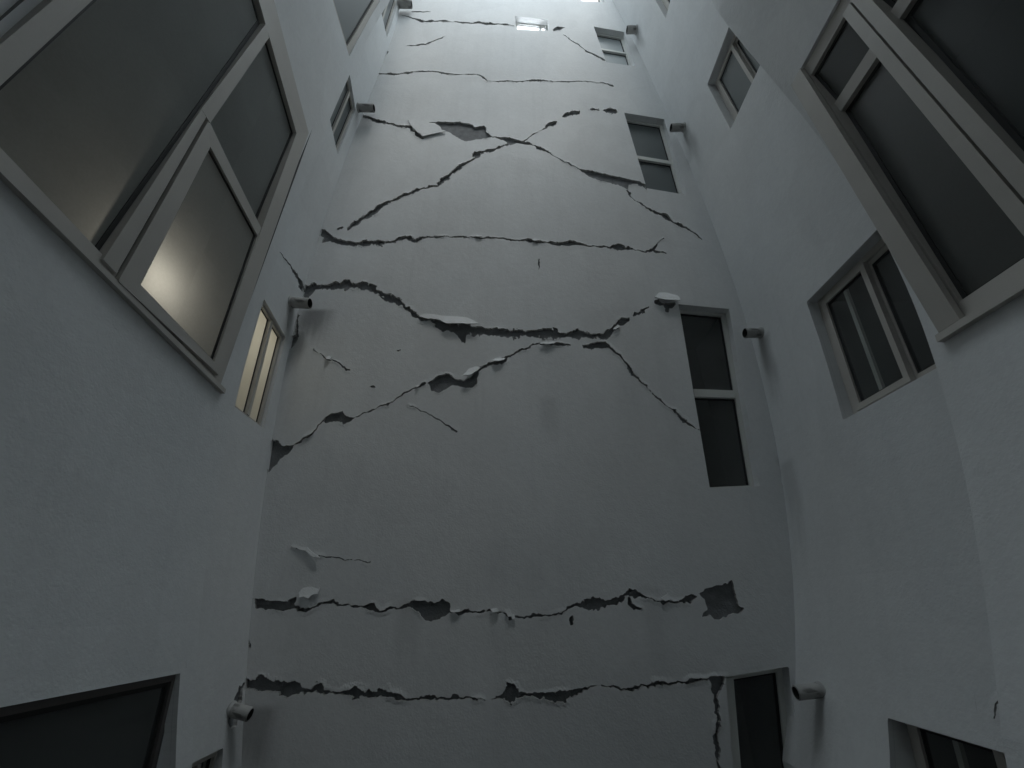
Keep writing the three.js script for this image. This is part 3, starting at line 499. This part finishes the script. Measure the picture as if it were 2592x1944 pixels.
{ // large black window of the right bay
  const f = 'RN', q = Q.rn1, g = windowIn(bayR, 'large black window in a thick beige frame');
  const i = [[1.63, 3.34], [1.63, 1.31], [0.65, 1.31], [0.65, 3.34]];
  ring('frame', f, q, i, 0.02, 0.09, M.frame, g);
  slab('jamb', f, rect(1.742, 1.63, 1.205, 3.43), -0.014, 0.019, M.frame, g);
  slab('mullion', f, rect(1.285, 1.222, 1.311, 3.339), 0.005, 0.08, M.frame, g);
  slab('mullion', f, rect(1.21, 1.14, 1.311, 3.339), 0.005, 0.08, M.frame, g);
  slab('gasket', f, rect(1.222, 1.21, 1.311, 3.339), 0.03, 0.07, M.gasket, g);
  slab('transom', f, rect(1.63, 1.285, 2.9, 2.99), 0.012, 0.08, M.frame, g);
  slab('transom', f, rect(1.14, 0.65, 2.92, 3.01), 0.012, 0.08, M.frame, g);
  glazing(f, rect(1.63, 1.285, 1.31, 2.9), 0.05, M.hazy, g, 0.02); glazing(f, rect(1.63, 1.285, 2.99, 3.34), 0.05, M.hazy, g, 0.02);
  glazing(f, rect(1.14, 0.65, 1.31, 2.92), 0.05, M.clear, g, 0.02); glazing(f, rect(1.14, 0.65, 3.01, 3.34), 0.05, M.clear, g, 0.02);
  slab('sill', f, rect(1.745, 0.5, 1.15, 1.19), -0.035, 0.06, M.frame, g);
  room(f, q, 1.1, M.room, g);
}

// every window hangs on its outer frame: the frame carries sashes, rails, gaskets and panes
for (const w of [backWall, flankL, flankR, bayL, bayR]) for (const g of w.children.filter((c) => c.isGroup)) {
  const f = g.children.find((c) => c.name === 'frame'), m = new THREE.Mesh(f.geometry, f.material);
  m.name = 'window'; m.castShadow = m.receiveShadow = true; m.userData = g.userData;
  for (const c of [...g.children]) if (c !== f) m.add(c);
  w.remove(g); w.add(m);
}

// ---------------------------------------------------------------- drain pipe stubs
function pipe(side, u, v, len, r, droop, label) {
  const g = thing('drain_pipe', label, 'pipe', 'short drain pipes sticking out of the side walls'), f = side < 0 ? 'LS' : 'RS', s = plan(f, v); r *= 0.86; len *= 0.9;
  const spin = (p) => new THREE.LatheGeometry(p.map(([a, b]) => new THREE.Vector2(a, b)), 28);
  mesh('tube', spin([[r, 0], [r, len - 0.004], [r - 0.003, len], [r - 0.008, len]]), M.pvc, g);
  mesh('bore', spin([[r - 0.008, len - 0.0005], [r - 0.012, len - 0.006], [r - 0.012, 0.02], [0.0005, 0.02]]), M.boreShade, g);
  mesh('mortar_ring', spin([[r, 0.0], [r * 1.2, 0.0], [r * 1.16, 0.01], [r * 1.005, 0.02]]), M.edge, g);
  g.position.set(side * (s + 0.003), v, -u); g.rotation.z = side * (Math.PI / 2 + droop);
  return g;
}
pipe(-1, 3.25, 2.6, 0.21, 0.062, 0.05, 'stained drain pipe above the small lit window');
pipe(-1, 3.27, 5.9, 0.24, 0.06, 0.03, 'drain pipe beside the dark left window, where the crossed cracks start');
pipe(-1, 3.3, 8.97, 0.26, 0.07, 0.02, 'highest drain pipe of the left corner, near the roof');
pipe(-1, 3.25, -0.575, 0.15, 0.044, 0.2, 'lowest drain pipe of the left corner, in a sooty broken patch');
pipe(1, 3.24, 2.24, 0.17, 0.055, 0.03, 'drain pipe right of the tall black two-pane window');
pipe(1, 3.22, 5.38, 0.19, 0.058, 0.03, 'drain pipe right of the grey-green two-pane window');
pipe(1, 3.24, 7.95, 0.17, 0.065, 0.0, 'highest drain pipe of the right corner, near the roof');
pipe(1, 3.14, -0.46, 0.18, 0.046, 0.1, 'lowest drain pipe of the right corner, beside the bottom window');

// ---------------------------------------------------------------- lamps burning behind the glass
function lamp(label, x, y, z, r, color, watts, glow) {
  const m = mesh(numbered('room_lamp'), new THREE.SphereGeometry(r, 20, 14), new THREE.MeshStandardMaterial({ color: 0x222222, emissive: color, emissiveIntensity: glow }), scene);
  m.position.set(x, y, z); m.castShadow = false; tag(m, label, 'lamp', undefined);
  const l = new THREE.PointLight(color, watts, 0, 2); l.position.set(x, y, z); l.castShadow = true; scene.add(l);
}
lamp('lamp glowing through the frosted opening sash of the large window', -plan('LN', 1.75) - 0.19, 1.6, -1.8, 0.045, 0xfff2e2, 0.2, 2);
lamp('lamp lighting the small pale yellow window', -plan('LS', 1.9) - 0.5, 2.05, -3.05, 0.05, 0xfff7e6, 0.045, 2);
lamp('lamp lighting the small bright white window', 0.3, 8.6, -BACK - 0.45, 0.05, 0xf4faff, 0.5, 3);

// ---------------------------------------------------------------- the rest of the shaft
{
  const box = (w, h, d, x, y, z) => { const g = new THREE.BoxGeometry(w, h, d); g.translate(x, y, z); return g; };
  const rear = mesh('rear_wall', box(6, TOP - BOTTOM, 0.25, 0, (TOP + BOTTOM) / 2, -REAR + 0.12), M.edge, scene);
  tag(rear, 'plain white wall closing the shaft behind the viewer', 'wall').userData.kind = 'thing';
  const floor = mesh('ground', box(9, 0.3, 9, 0, BOTTOM - 0.15, -1), M.ground, scene); floor.userData.kind = 'structure';
  const roof = thing('shading_roof_slab', 'unseen flat roof around the light shaft, its front part added to shade the near walls', 'roof'); roof.userData.kind = 'thing';
  for (const a of [box(12, 0.3, 5, 0, TOP + 0.15, -BACK - 2.5), box(12, 0.3, 6.5, 0, TOP + 0.15, SHADE_RIM + 3.25), box(4, 0.3, 5.1, -1.98 - 2, TOP + 0.15, -0.85), box(4, 0.3, 5.1, 1.86 + 2, TOP + 0.15, -0.85)]) mesh('slab', a, M.roof, roof);  // front slab added over the viewer, out of view, to darken the near walls
}
renderer.render(scene, camera);
